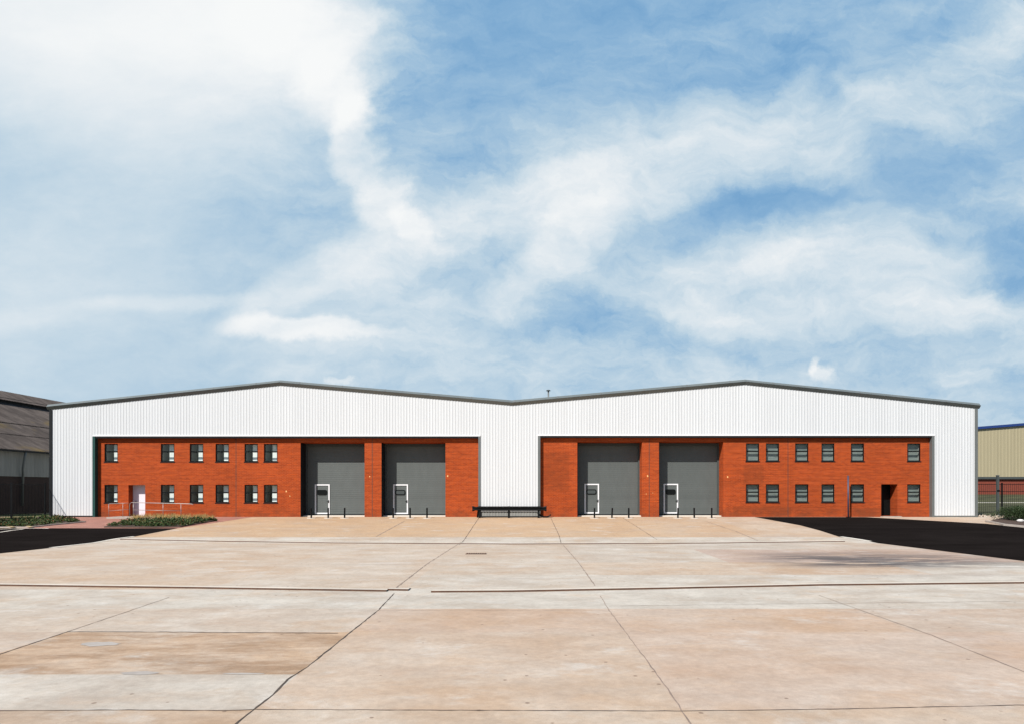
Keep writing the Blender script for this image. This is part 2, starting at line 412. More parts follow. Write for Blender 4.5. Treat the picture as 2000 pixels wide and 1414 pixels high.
def glass():
    m = bpy.data.materials.new('glass'); m.use_nodes = True; g = G(m.node_tree)
    t = g.n.new('ShaderNodeBsdfTransparent'); t.inputs[0].default_value = (.90, .94, .93, 1)
    gl = g.n.new('ShaderNodeBsdfGlossy'); gl.inputs['Roughness'].default_value = .03
    fr = g.n.new('ShaderNodeLayerWeight'); fr.inputs['Blend'].default_value = .5
    mx = g.n.new('ShaderNodeMixShader'); o = g.n.new('ShaderNodeOutputMaterial')
    g.put(mx.inputs[0], g.m('MULTIPLY_ADD', g.m('POWER', fr.outputs['Facing'], 4.), .5, .045, clamp=True)); g.l.new(t.outputs[0], mx.inputs[1]); g.l.new(gl.outputs[0], mx.inputs[2])
    g.l.new(mx.outputs[0], o.inputs[0]); return m


M['glass'] = glass()


# ------------------------------------------------------------------ object helpers
def tag(o, label=None, cat=None, group=None, kind=None):
    if label: o['label'] = label
    if cat: o['category'] = cat
    if group: o['group'] = group
    if kind: o['kind'] = kind
    return o


class MB:
    def __init__(s): s.v = []; s.f = []

    def add(s, vs, fs):
        n = len(s.v); s.v += [tuple(p) for p in vs]; s.f += [tuple(i + n for i in f) for f in fs]; return s

    def quad(s, *p): return s.add(p, [tuple(range(len(p)))])

    def box(s, x0, x1, y0, y1, z0, z1):
        vs = [(x, y, z) for z in (z0, z1) for y in (y0, y1) for x in (x0, x1)]
        return s.add(vs, [(0, 2, 3, 1), (4, 5, 7, 6), (0, 1, 5, 4), (2, 6, 7, 3), (0, 4, 6, 2), (1, 3, 7, 5)])

    def tube(s, pts, r, n=8, cap=True):
        pts = [Vector(p) for p in pts]; rings = []
        rr = r if isinstance(r, (list, tuple)) else [r] * len(pts)
        up = None
        for i, p in enumerate(pts):
            d = (pts[min(i + 1, len(pts) - 1)] - pts[max(i - 1, 0)]).normalized()
            a = Vector((0, 0, 1)) if abs(d.z) < .9 else Vector((0, 1, 0))
            e1 = d.cross(a).normalized() if up is None else (up - d * up.dot(d)).normalized()
            up = e1; e2 = d.cross(e1)
            rings.append([p + (e1 * math.cos(t) + e2 * math.sin(t)) * rr[i] for t in [2 * math.pi * k / n for k in range(n)]])
        vs = [q for ring in rings for q in ring]; fs = []
        for i in range(len(pts) - 1):
            for k in range(n):
                a, b_ = i * n + k, i * n + (k + 1) % n
                fs.append((a, b_, b_ + n, a + n))
        if cap: fs += [tuple(range(n))[::-1], tuple(range((len(pts) - 1) * n, len(pts) * n))]
        return s.add(vs, fs)

    def build(s, name, material, parent=None, smooth=False, fix=True):
        me = bpy.data.meshes.new(name); me.from_pydata(s.v, [], s.f)
        if fix:
            bm = bmesh.new(); bm.from_mesh(me); bmesh.ops.recalc_face_normals(bm, faces=bm.faces); bm.to_mesh(me); bm.free()
        me.materials.append(material)
        if smooth:
            for p in me.polygons: p.use_smooth = True
        o = bpy.data.objects.new(name, me); COL.objects.link(o)
        if parent: o.parent = parent; o.matrix_parent_inverse = parent.matrix_basis.inverted()
        return o


def empty(name, loc, label, cat, group=None):
    o = bpy.data.objects.new(name, None); o.location = loc; o.empty_display_size = .3; COL.objects.link(o)
    bpy.context.view_layer.update()
    return tag(o, label, cat, group)


def WX(px, Y=46.): return (px - CX) * Y / F
def WZ(py, Y=46.): return CAMZ + (CY_ - py) * Y / F


ZL = -0.70; YB = 32.4; YF = 46.0           # yard level, foot and top of the apron that rises to the doors
def gz(Y): return ZL if Y <= YB else (0. if Y >= YF else ZL * (YF - Y) / (YF - YB))


def GP(px, py):
    d = (py - CY_) / F
    Y = (CAMZ - ZL) / d
    if Y > YB:
        s_ = -ZL / (YF - YB)
        Y = (CAMZ - ZL + s_ * YB) / (d + s_)
        if Y > YF: Y = CAMZ / d
    return ((px - CX) * Y / F, Y)


def drape(name, pts, material, dz=0., kind='structure', thick=0., parent=None):
    bm = bmesh.new()
    f = bm.faces.new([bm.verts.new((p[0], p[1], 0)) for p in pts])
    for yy in (YB, YF):
        bmesh.ops.bisect_plane(bm, geom=bm.verts[:] + bm.edges[:] + bm.faces[:], plane_co=(0, yy, 0), plane_no=(0, 1, 0))
    bmesh.ops.triangulate(bm, faces=bm.faces[:])
    if thick:
        r = bmesh.ops.extrude_face_region(bm, geom=bm.faces[:])
        top = set(v_ for v_ in r['geom'] if isinstance(v_, bmesh.types.BMVert))
        for v_ in bm.verts: v_.co.z = gz(v_.co.y) + (thick + dz if v_ in top else -.02)
    else:
        for v_ in bm.verts: v_.co.z = gz(v_.co.y) + dz
    bmesh.ops.recalc_face_normals(bm, faces=bm.faces)
    if not thick:
        for f in bm.faces:
            if f.normal.z < 0: f.normal_flip()
    me = bpy.data.meshes.new(name); bm.to_mesh(me); bm.free(); me.materials.append(material)
    o = bpy.data.objects.new(name, me); COL.objects.link(o)
    if kind: o['kind'] = kind
    if parent: o.parent = parent
    return o


def ribbon_pts(pix, step=.6, jit=0.):
    P_ = [Vector(GP(*p)) for p in pix]; out = []
    for a, b_ in zip(P_, P_[1:]):
        n = max(1, int((b_ - a).length / step))
        for k in range(n): out.append(a.lerp(b_, k / n))
    out.append(P_[-1])
    return [p + Vector((random.uniform(-jit, jit), random.uniform(-jit, jit))) for p in out]


def ribbon(mb, pix, wd, dz=.004, step=.6, jit=0., wj=.0):
    pts = ribbon_pts(pix, step, jit)
    L, Rr = [], []
    for i, p in enumerate(pts):
        d = (pts[min(i + 1, len(pts) - 1)] - pts[max(i - 1, 0)]).normalized(); n = Vector((-d.y, d.x))
        h = wd / 2 * (1 + random.uniform(-wj, wj))
        for lst, sg in ((L, 1), (Rr, -1)):
            q = p + n * h * sg; lst.append((q.x, q.y, gz(q.y) + dz))
    n = len(pts)
    mb.add(L + Rr, [(i, i + 1, n + i + 1, n + i) for i in range(n - 1)])
    return mb


# ------------------------------------------------------------------ terrain and yard
mb = MB(); ys = [-150, YB, YF, 400, 1200]
for a, b_ in zip(ys, ys[1:]):
    mb.quad((-900, a, gz(a) - .03), (900, a, gz(a) - .03), (900, b_, gz(b_) - .03), (-900, b_, gz(b_) - .03))
tag(mb.build('ground', M['ground']), kind='structure')

XB = [-60, -33.2, -13.6, -8.42, -3.25, 1.76, 7.07, 12.3, 33.1, 60]
YBK = [-12, 7.9, 9.42, 12.2, 14.6, 17.4, 20.4, 23.9, 29.0, 32.4, 34.8, 46.0, 47.5]
#         greyness, wear, pink     per row (near to far), columns left to right
T = {0: [(.2, .5, 0)] * 3 + [(.25, .55, 0), (.45, .1, .1), (.35, .1, .2), (.3, .1, .3), (.3, .1, .3), (.3, .1, .3)],
     1: [(.9, .2, .2)] * 3 + [(.95, .05, .2), (.25, .12, .25), (.25, .05, .5), (.2, .1, .45), (.2, .1, .45), (.2, .1, .45)],
     2: [(.6, .3, .4)] * 3 + [(0, 1, .1), (.25, .15, .3), (.2, .05, .5), (.15, .1, .6), (.2, .1, .5), (.2, .1, .5)],
     3: [(.6, .1, .2)] * 3 + [(.65, .0, .25), (.12, .15, .45), (.05, .1, .45), (.45, .2, .4), (.4, .1, .3), (.4, .1, .3)],
     4: [(.9, .0, .1)] * 3 + [(.95, 0, .05), (1., 0, 0), (1., 0, 0), (.9, 0, .1), (.7, .1, .2), (.7, .1, .2)],
     5: [(.3, .1, .1)] * 3 + [(.55, 0, .1), (.8, 0, .0), (.85, .0, .05), (1., 0, 0), (1., 0, .1), (1., 0, .1)],
     6: [(.25, .1, .1)] * 3 + [(.4, 0, .1), (.6, .1, .1), (.25, .1, .0), (.15, .2, .2), (.9, .05, .1), (.9, .05, .1)],
     7: [(.3, .1, 0)] * 3 + [(.45, 0, .1), (.55, .1, .1), (.75, .1, .1), (.4, .2, .9), (.25, .5, 1.), (.25, .5, 1.)],
     8: [(.5, .1, 0)] * 3 + [(.5, .1, .1), (.6, .1, .1), (.75, .1, .1), (.85, .1, .1), (.7, .1, .3), (.7, .1, .3)],
     9: [(.8, 0, 0)] * 3 + [(.8, 0, .0), (.9, 0, 0), (.9, 0, 0), (.9, 0, 0), (.9, 0, 0), (.9, 0, 0)],
     10: [(0, .5, 0)] * 3 + [(0, .35, .0), (0, .3, .0), (0, .2, .0), (0, .15, .0), (.35, .1, .2), (.4, .1, .1)],
     11: [(.3, .3, 0)] * 9}
vs, fs, tones = [], [], []
for j, (y0, y1) in enumerate(zip(YBK, YBK[1:])):
    for i, (x0, x1) in enumerate(zip(XB, XB[1:])):
        if y0 >= 34.8 and (x0 < -33.2 or x1 > 33.1): continue
        n = len(vs); vs += [(x0, y0, gz(y0)), (x1, y0, gz(y0)), (x1, y1, gz(y1)), (x0, y1, gz(y1))]
        fs.append((n, n + 1, n + 2, n + 3)); tones.append(T[j][i])
me = bpy.data.meshes.new('concrete_yard'); me.from_pydata(vs, [], fs)
ca = me.color_attributes.new('tone', 'FLOAT_COLOR', 'CORNER')
for p in me.polygons:
    for li in p.loop_indices: ca.data[li].color = (*tones[p.index], 1)
me.materials.append(M['concrete'])
yard = bpy.data.objects.new('concrete_yard', me); COL.objects.link(yard); tag(yard, kind='structure')

drape('road', [GP(*p) for p in ((-700, 1031), (347, 1031), (250, 1049.5), (230, 1051.5), (130, 1066), (98, 1069.5), (0, 1080), (-700, 1150))][::-1], M['asphalt'], .008)
drape('car_park', [GP(*p) for p in ((1474, 1009.1), (1690, 1009.3), (1760, 1013), (1925, 1022), (2000, 1030), (2600, 1068), (2600, 1180), (2000, 1095),
                                    (1760, 1065.5), (1705, 1058), (1690, 1054.5), (1655, 1049.5), (1642, 1048.5), (1600, 1035), (1562, 1025))], M['asphalt'], .008)
drape('paved_forecourt', [GP(*p) for p in ((40, 1031), (347, 1031), (432, 1018.5), (492, 1009.0), (97, 1009.0), (97, 1016))], M['paving'], .004)
bed_left = [GP(*p) for p in ((-260, 1031), (60, 1029.5), (100, 1025), (166, 1019), (100, 1009.8), (60, 1013), (-200, 1023))]
bed_mid = [GP(*p) for p in ((203, 1029.5), (228, 1023), (250, 1018.5), (330, 1015.5), (424, 1016.5), (352, 1029.2), (300, 1030.3))]
bed_right = [GP(*p) for p in ((1928, 1019.5), (1962, 1025.5), (2000, 1029), (2200, 1036), (2200, 1009.5), (1968, 1009.5), (1952, 1013))]
for nm, b_ in (('planting_bed', bed_left), ('planting_bed', bed_mid), ('planting_bed', bed_right)):
    drape(nm, b_, M['mulch'], .03, thick=.03)

# joints, patches and painted lines lie in the concrete's surface
mb = MB()
for pix, wd, j in (([(440, 1430), (460, 1414), (540, 1350), (562, 1326), (600, 1302), (740, 1190), (770, 1158)], .022, .006),
                   ([(897, 1063), (907, 1053), (935, 1011)], .03, .01), ([(1096, 1060), (1092, 1045), (1076, 1011)], .025, .01),
                   ([(-60, 1298), (0, 1277), (132, 1233)], .025, .006), ([(1283, 1053), (1255, 1035), (1217, 1011)], .025, .01),
                   ([(-60, 1388), (0, 1387.5), (250, 1386), (440, 1387), (500, 1385), (1000, 1387), (1340, 1388), (1640, 1384), (2060, 1375)], .016, .006),
                   ([(130, 1233), (300, 1233.5), (660, 1236)], .03, .012)):
    ribbon(mb, pix, wd, .004, .12, j, .55)
mb.build('yard_joints', M['joint'], fix=False)['kind'] = 'structure'
mb = MB()
for pix, wd in (([(770, 1150), (835, 1100), (900, 1058)], .035), ([(1362, 1430), (1350, 1414), (1290, 1325), (1190, 1192), (1172, 1163)], .018),
                ([(1162, 1143), (1130, 1098), (1100, 1064)], .03), ([(2060, 1335), (2000, 1311), (1820, 1240), (1650, 1180), (1600, 1162)], .02),
                ([(132, 1233), (230, 1200), (330, 1166)], .02), ([(1480, 1055), (1440, 1038), (1380, 1018)], .05), ([(735, 1047), (790, 1017)], .06),
                ([(640, 1190), (740, 1191), (1190, 1191)], .012), ([(1190, 1183), (1500, 1179), (2050, 1173)], .014), ([(0, 1075), (60, 1070), (130, 1068)], .08)):
    ribbon(mb, pix, wd, .004, .2, .010, .5)
mb.build('fine_joints', M['faint'], fix=False)['kind'] = 'structure'


def blob(mb, cx, cy, rx, ry, dz=.004, n=22):
    c = GP(cx, cy); a = GP(cx + rx, cy); b_ = GP(cx, cy - ry)
    RX = a[0] - c[0]; RY = b_[1] - c[1]
    p = [(c[0] + RX * math.cos(t) * random.uniform(.8, 1.12), c[1] + RY * math.sin(t) * random.uniform(.75, 1.15)) for t in [2 * math.pi * k / n for k in range(n)]]
    mb.add([(q[0], q[1], gz(q[1]) + dz) for q in p], [tuple(range(n))])


mb = MB()
for a in ((195, 1257, 38, 4.5), (272, 1314, 38, 3.5), (475, 1315, 40, 1.8)):
    if a[2]: blob(mb, *a)
mb.build('mortar_patches', M['patch'], fix=False)['kind'] = 'structure'
mb = MB()
ribbon(mb, [(100, 1069), (130, 1065.5), (230, 1051), (262, 1047)], .22, .012, .5, .01, .3)
ribbon(mb, [(1642, 1047.5), (1660, 1050), (1700, 1056.5)], .25, .012, .5, .01, .3)
mb.build('pale_patches', M['pale'], fix=False)['kind'] = 'structure'
mb = MB()
ribbon(mb, [(0, 1033.5), (30, 1031.8), (62, 1031.4), (95, 1031.5)], .12, .014, .4, .01, .3)
ribbon(mb, [(0, 1039), (22, 1035.5), (45, 1033)], .12, .014, .4, .01, .3)
mb.build('white_parking_lines', M['linewhite'], fix=False)['kind'] = 'structure'
mb = MB()
ribbon(mb, [(14, 1028.5), (26, 1031)], .2, .075, .4); ribbon(mb, [(52, 1028.5), (61, 1031)], .2, .075, .4)
mb.build('yellow_kerb_paint', M['yellow'], fix=False)['kind'] = 'structure'


# kerbs
def kerb(pix, hh=.10, wd=.14, name='kerb'):
    pts = ribbon_pts(pix, .8); vs = []; n = len(pts); mb = MB()
    for i, p in enumerate(pts):
        d = (pts[min(i + 1, n - 1)] - pts[max(i - 1, 0)]).normalized(); q = Vector((-d.y, d.x))
        for sg, z_ in ((-1, -.02), (-1, hh), (1, hh), (1, -.02)):
            r_ = p + q * sg * wd / 2; vs.append((r_.x, r_.y, gz(r_.y) + z_))
    fs = [(4 * i + k, 4 * i + (k + 1) % 4, 4 * i + 4 + (k + 1) % 4, 4 * i + 4 + k) for i in range(n - 1) for k in range(3)]
    fs += [(0, 1, 2, 3), (4 * n - 4, 4 * n - 3, 4 * n - 2, 4 * n - 1)]
    mb.add(vs, fs); return tag(mb.build(name, M['kerb']), kind='structure')


kerb([(-260, 1031.5), (60, 1030), (100, 1025.5), (167, 1019.2)], .07, .12)
kerb([(-220, 1022.5), (60, 1012.5), (99, 1009.5)], .09, .12)
kerb([(1926, 1019), (1962, 1026), (2000, 1029.7), (2210, 1037)], .12, .15)

# steel-edged expansion gaps across the yard
def edge_rail(pix_list, hh, label):
    root = empty('expansion_rail', (*GP(*pix_list[0][0]), ZL), label, 'steel rail', 'rusty rails across the concrete')
    mb = MB(); mp = MB()
    for pix in pix_list:
        pts = ribbon_pts(pix, .8, .004); n = len(pts); vs = []
        for p in pts:
            for dy, z_ in ((-.02, -.01), (-.02, hh), (.02, hh), (.02, -.01)): vs.append((p.x, p.y + dy, gz(p.y) + z_))
        mb.add(vs, [(4 * i + k, 4 * i + (k + 1) % 4, 4 * i + 4 + (k + 1) % 4, 4 * i + 4 + k) for i in range(n - 1) for k in range(3)]
               + [(0, 1, 2, 3), (4 * n - 4, 4 * n - 3, 4 * n - 2, 4 * n - 1)])
        vs = []
        for p in pts:
            for dy, z_ in ((.021, hh - .004), (.24, hh - .006), (.42 + random.uniform(-.03, .03), .004)): vs.append((p.x, p.y + dy, gz(p.y + dy) + z_))
        mp.add(vs, [(3 * i + k, 3 * i + k + 1, 3 * i + 4 + k, 3 * i + 3 + k) for i in range(n - 1) for k in range(2)])
    mb.build('steel_edge', M['rust'], root); mp.build('nosing', M['nosing'], root)


edge_rail([[(-900, 1128), (-60, 1142), (0, 1143.5), (380, 1148.5), (755, 1154.5)], [(757, 1152.2), (797, 1153)], [(842, 1156.3), (1000, 1155.3), (1300, 1149.5), (1600, 1143), (2060, 1138), (2900, 1129)]],
          .04, 'long rusty steel rail edging the concrete nearest the camera, broken left of centre')
edge_rail([[(235, 1053), (450, 1057), (650, 1060), (1000, 1062.2), (1250, 1061.3), (1650, 1057)]], .035, 'thin rusty steel rail farther back at the foot of the apron before the doors')

c = GP(930, 1081)
root = empty('drain_cover', (c[0], c[1], gz(c[1])), 'small rusty slotted drain cover set in pale concrete before the crash barrier', 'drain cover')
mb = MB(); mb.box(c[0] - .42, c[0] + .42, c[1] - .16, c[1] + .16, gz(c[1]) - .01, gz(c[1]) + .012); mb.build('cover_plate', M['rust'], root)
mb = MB()
for k in range(9): xx = c[0] - .36 + k * .09; mb.box(xx - .02, xx + .02, c[1] - .13, c[1] + .13, gz(c[1]) + .0121, gz(c[1]) + .03)
mb.build('grating', M['rust'], root)

# ------------------------------------------------------------------ warehouse
W = empty('warehouse', (0, 46, 0), 'long white ribbed warehouse with two low gables, red brick recesses and grey roller doors', 'warehouse')
RL = [(96, 789.5), (548, 742), (1000, 781), (1455, 740.5), (1910, 787)]     # top of the verge, photo pixels
RX = [WX(a) for a, b_ in RL]; RZ = [WZ(b_) for a, b_ in RL]
def ztop(x):
    for k in range(4):
        if x <= RX[k + 1] or k == 3:
            t = (x - RX[k]) / (RX[k + 1] - RX[k]); return RZ[k] + t * (RZ[k + 1] - RZ[k])
XL, XR = WX(97.5), WX(1908.5)
REC = [(WX(182), WX(938), WZ(851.5)), (WX(1051), WX(1824), WZ(850.5))]
PER = .196
def prof(x):
    t = (x / PER) % 1.0
    if t < .50: return 0.
    if t < .66: return -.015 * (t - .50) / .16
    if t < .84: return -.015
    return -.015 * (1 - (t - .84) / .16)


def clad_zone(mb, x0, x1, zb, zt=None, y0=46., prof=prof, per=PER):
    k0 = math.floor(x0 / per) - 1; xs = [x0, x1] + [r for r in RX if x0 < r < x1]
    k = k0
    while k * per < x1 + per:
        for t in (0, .50, .66, .84): xs.append((k + t) * per)
        k += 1
    xs = sorted(set(round(q, 5) for q in xs if x0 - 1e-6 <= q <= x1 + 1e-6))
    vs = []
    for q in xs:
        yy = y0 + prof(q); vs += [(q, yy, zb), (q, yy, (zt or (lambda a: ztop(a) - .1))(q))]
    mb.add(vs, [(2 * i, 2 * i + 2, 2 * i + 3, 2 * i + 1) for i in range(len(xs) - 1)])


mb = MB()
clad_zone(mb, XL + .1, REC[0][0] - .02, .10); clad_zone(mb, REC[0][0] - .02, REC[0][1] + .02, REC[0][2] + .03)
clad_zone(mb, REC[0][1] + .02, REC[1][0] - .02, .40); clad_zone(mb, REC[1][0] - .02, REC[1][1] + .02, REC[1][2] + .03)
clad_zone(mb, REC[1][1] + .02, XR - .1, .10)
mb.build('front_cladding', M['clad'], W, fix=False)
# body: side walls and back wall
mb = MB(); YE = 108.
mb.quad((XL, 46.05, 0), (XL, YE, 0), (XL, YE, RZ[0] - .1), (XL, 46.05, RZ[0] - .1))
mb.quad((XR, 46.05, 0), (XR, YE, 0), (XR, YE, RZ[4] - .1), (XR, 46.05, RZ[4] - .1))
mb.quad((XL, YE, 0), (XR, YE, 0), *[(RX[k], YE, RZ[k] - .1) for k in (4, 3, 2, 1, 0)])
mb.build('side_wall', M['clad'], W)
mb = MB()
for k in range(4):
    a, b_, za, zb = RX[k], RX[k + 1], RZ[k] - .06, RZ[k + 1] - .06
    for d in (0, -.08): mb.quad((a, 46.1, za + d), (b_, 46.1, zb + d), (b_, YE + .3, zb + d), (a, YE + .3, za + d))
mb.build('roof', M['roofsheet'], W, fix=False)
# verge flashing: sloped cap over an undercut fascia
mb = MB(); pr = [(46.06, -.37), (45.955, -.36), (45.80, -.17), (45.84, -.155), (45.97, -.01), (46.5, .0), (46.5, -.05)]
secs = []
for k in range(5):
    xx = RX[k] + (-.08 if k == 0 else .08 if k == 4 else 0)
    secs.append([(xx, a, RZ[k] + b_) for a, b_ in pr])
n = len(pr)
for k in range(4):
    mb.add(secs[k] + secs[k + 1], [(i, i + 1, n + i + 1, n + i) for i in range(n - 1)])
mb.quad(*secs[0]); mb.quad(*secs[4])
mb.build('verge_flashing', M['cap'], W)
# lap joints of the flashing
xx = RX[0] + 2.4
while xx < RX[4] - 1:
    mb = MB()
    vsl = [(45.794, -.17), (45.834, -.150), (45.966, -.004), (46.3, .006)]
    mb.add([(xx + e, a, ztop(xx + e) + b_) for e in (-.05, .05) for a, b_ in vsl], [(i, i + 1, 5 + i, 4 + i) for i in range(3)])
    xx += 2.95; mb.build('flashing_lap', M['trim'], W)
for xa, xb, nm in ((XL - .02, XL + .17, 'corner_flashing'), (XR - .17, XR + .02, 'corner_flashing')):
    mb = MB(); mb.box(xa, xb, 45.95, 46.25, 0.0, RZ[0] - .36 if xa < 0 else RZ[4] - .36); mb.build(nm, M['darktrim'] if xa < 0 else M['trim'], W)
# dark base closer and plinth below the sheets
mb = MB(); mb.box(XL + .17, REC[0][0] - .03, 46.005, 46.2, 0, .10); mb.build('plinth', M['darktrim'], W)
mb = MB(); mb.box(REC[1][1] + .03, XR - .17, 46.005, 46.2, 0, .10); mb.build('plinth', M['trim'], W)
mb = MB(); clad_zone(mb, REC[0][1] + .02, REC[1][0] - .02, 0., lambda a: .46, 46.09, lambda q: prof(q) * .7); mb.build('plinth', M['oldclad'], W, fix=False)

YBR = 46.27
for r, (x0, x1, zt) in enumerate(REC):
    mb = MB()
    mb.box(x0 - .02, x0 + .15, 45.955, YBR + .02, 0, zt)
    mb.build('jamb_flashing', M['teal'] if r == 0 else M['trim'], W)
    mb = MB(); mb.box(x1 - (.13 if r == 0 else .15), x1 + .02, 45.955, YBR + .02, 0, zt); mb.build('jamb_flashing', M['trim'], W)
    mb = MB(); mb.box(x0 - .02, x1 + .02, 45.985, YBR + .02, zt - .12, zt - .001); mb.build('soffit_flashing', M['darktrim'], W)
    mb = MB(); mb.box(x0 - .02, x1 + .02, 45.945, 46.02, zt, zt + .085); mb.build('drip_flashing', M['white'], W)

# openings
LWX = [(204, 230), (314, 340.5), (370.5, 397), (421, 447), (477.5, 503.5), (515.5, 542)]
RWX = [(1457, 1483), (1496, 1522), (1553, 1579), (1604.5, 1630), (1662, 1688), (1772, 1798)]
DOORS = [(587, 712), (745, 870), (1127.5, 1254), (1287, 1412.5)]
ox = lambda p: WX(p, YBR); oz = lambda p: WZ(p, YBR)
opens = [[], []]
wins = []
for r, (lst, tp, bt) in enumerate(((LWX, 866, 946), (RWX, 865, 945))):
    for a, b_ in lst:
        for t in (tp, bt):
            q = (ox(a), ox(b_), oz(t + 35), oz(t)); opens[r].append((*q, .12)); wins.append((r, *q))
for k, (a, b_) in enumerate(DOORS): opens[0 if k < 2 else 1].append((ox(a), ox(b_), 0., oz(864 if k < 2 else 862.5), 1.2))
opens[0].append((ox(251), ox(283.5), .06, oz(946.5), .56)); opens[1].append((ox(1721), ox(1753), .06, oz(945), .95))


def wall_holes(mb, x0, x1, z0, z1, y, ops):
    xs = sorted(set([x0, x1] + [q for o in ops for q in o[:2]])); zs = sorted(set([z0, z1] + [q for o in ops for q in o[2:4]]))
    for xa, xb in zip(xs, xs[1:]):
        for za, zb in zip(zs, zs[1:]):
            cx, cz = (xa + xb) / 2, (za + zb) / 2
            if any(o[0] < cx < o[1] and o[2] < cz < o[3] for o in ops): continue
            mb.quad((xa, y, za), (xb, y, za), (xb, y, zb), (xa, y, zb))
    for (a, b_, c, d, e) in ops:
        mb.quad((a, y, c), (a, y + e, c), (a, y + e, d), (a, y, d)); mb.quad((b_, y + e, c), (b_, y, c), (b_, y, d), (b_, y + e, d))
        mb.quad((a, y, d), (a, y + e, d), (b_, y + e, d), (b_, y, d))
        if c > .01: mb.quad((a, y + e, c), (a, y, c), (b_, y, c), (b_, y + e, c))


for r, (x0, x1, zt) in enumerate(REC):
    mb = MB(); wall_holes(mb, x0 + .14, x1 - .12, -.02, zt - .02, YBR, opens[r]); bw = mb.build('brick_wall', M['brick'], W, fix=False)
for p_ in (461, 727, 1268, 1539): mb = MB(); mb.box(ox(p_) - .018, ox(p_) + .018, YBR - .004, YBR + .02, 0, REC[0][2] - .14); mb.build('movement_joint', M['joint'], W)
# chipped mortar marks on the brick
mb = MB()
for (px, py, s_) in ((559, 959, 2), (566, 968, 1.6), (874.5, 929, 2), (1265, 929, 2.2), (1421, 931, 2), (1262, 964, 1.2), (1275, 962, 1.), (722, 930, 1.6)):
    mb = MB(); n = 9; c0 = (ox(px), oz(py)); rr = s_ * .024
    mb.add([(c0[0] + rr * math.cos(t) * random.uniform(.6, 1.2), YBR - .005, c0[1] + rr * 1.3 * math.sin(t) * random.uniform(.6, 1.2)) for t in [2 * math.pi * k / n for k in range(n)]], [tuple(range(n))])
    mb.build('wall_chip', M['chip'], W)

for (r, a, b_, c, d) in wins:
    y0 = YBR + .05; y1 = YBR + .115; fw = .062
    fr = MB(); zt = d - (d - c) * .44
    fr.box(a, a + fw, y0, y1, c, d); fr.box(b_ - fw, b_, y0, y1, c, d)
    fr.box(a + fw, b_ - fw, y0, y1, c, c + fw); fr.box(a + fw, b_ - fw, y0, y1, d - fw, d); fr.box(a + fw, b_ - fw, y0 - .015, y1, zt - .045, zt + .045)
    wn = fr.build('window', M['frame'], W)
    mb = MB(); mb.quad((a + fw, y1 - .02, c + fw), (b_ - fw, y1 - .02, c + fw), (b_ - fw, y1 - .02, d - fw), (a + fw, y1 - .02, d - fw)); mb.build('pane', M['glass'], wn, fix=False)
    mb = MB(); mb.box(a - .04, b_ + .04, YBR - .035, y0 + .01, c - .055, c - .002); mb.build('sill', M['darktrim'], wn)
    dp = .36 if r == 0 else .22
    dp += random.uniform(-.03, .03)
    mb = MB(); yb = y1 + dp; yf = yb; xb0 = a
    if r == 0: yb = y1 + .95; xb0 = a + (b_ - a) * random.uniform(.36, .44)
    mb.quad((a, y1, c), (b_, y1, c), (b_, yb, c), (a, yb, c)); mb.quad((a, y1, d), (b_, y1, d), (b_, yb, d), (a, yb, d))
    mb.quad((a, y1, c), (a, yb, c), (a, yb, d), (a, y1, d)); mb.quad((b_, y1, c), (b_, yb, c), (b_, yb, d), (b_, y1, d))
    mb.build('lining', M['lining'], wn)
    mb = MB()
    if r == 0:
        m3 = MB(); m3.quad((a, yb - .01, c), (b_, yb - .01, c), (b_, yb - .01, d), (a, yb - .01, d)); m3.build('room_shade_panel', M['darktrim'], wn, fix=False)  # near-black panel stands in for the shade of the room beside the blind
    yb = yf; hgt = d - c; nsl = 22
    for k in range(nsl):
        za = c + hgt * k / nsl; zb = c + hgt * (k + 1) / nsl
        mb.quad((xb0, yb, za), (b_, yb, za), (b_, yb - .012, zb), (xb0, yb - .012, zb))
    mb.build('blind', M['blind'] if r == 0 else M['greyblind'], wn, fix=False)

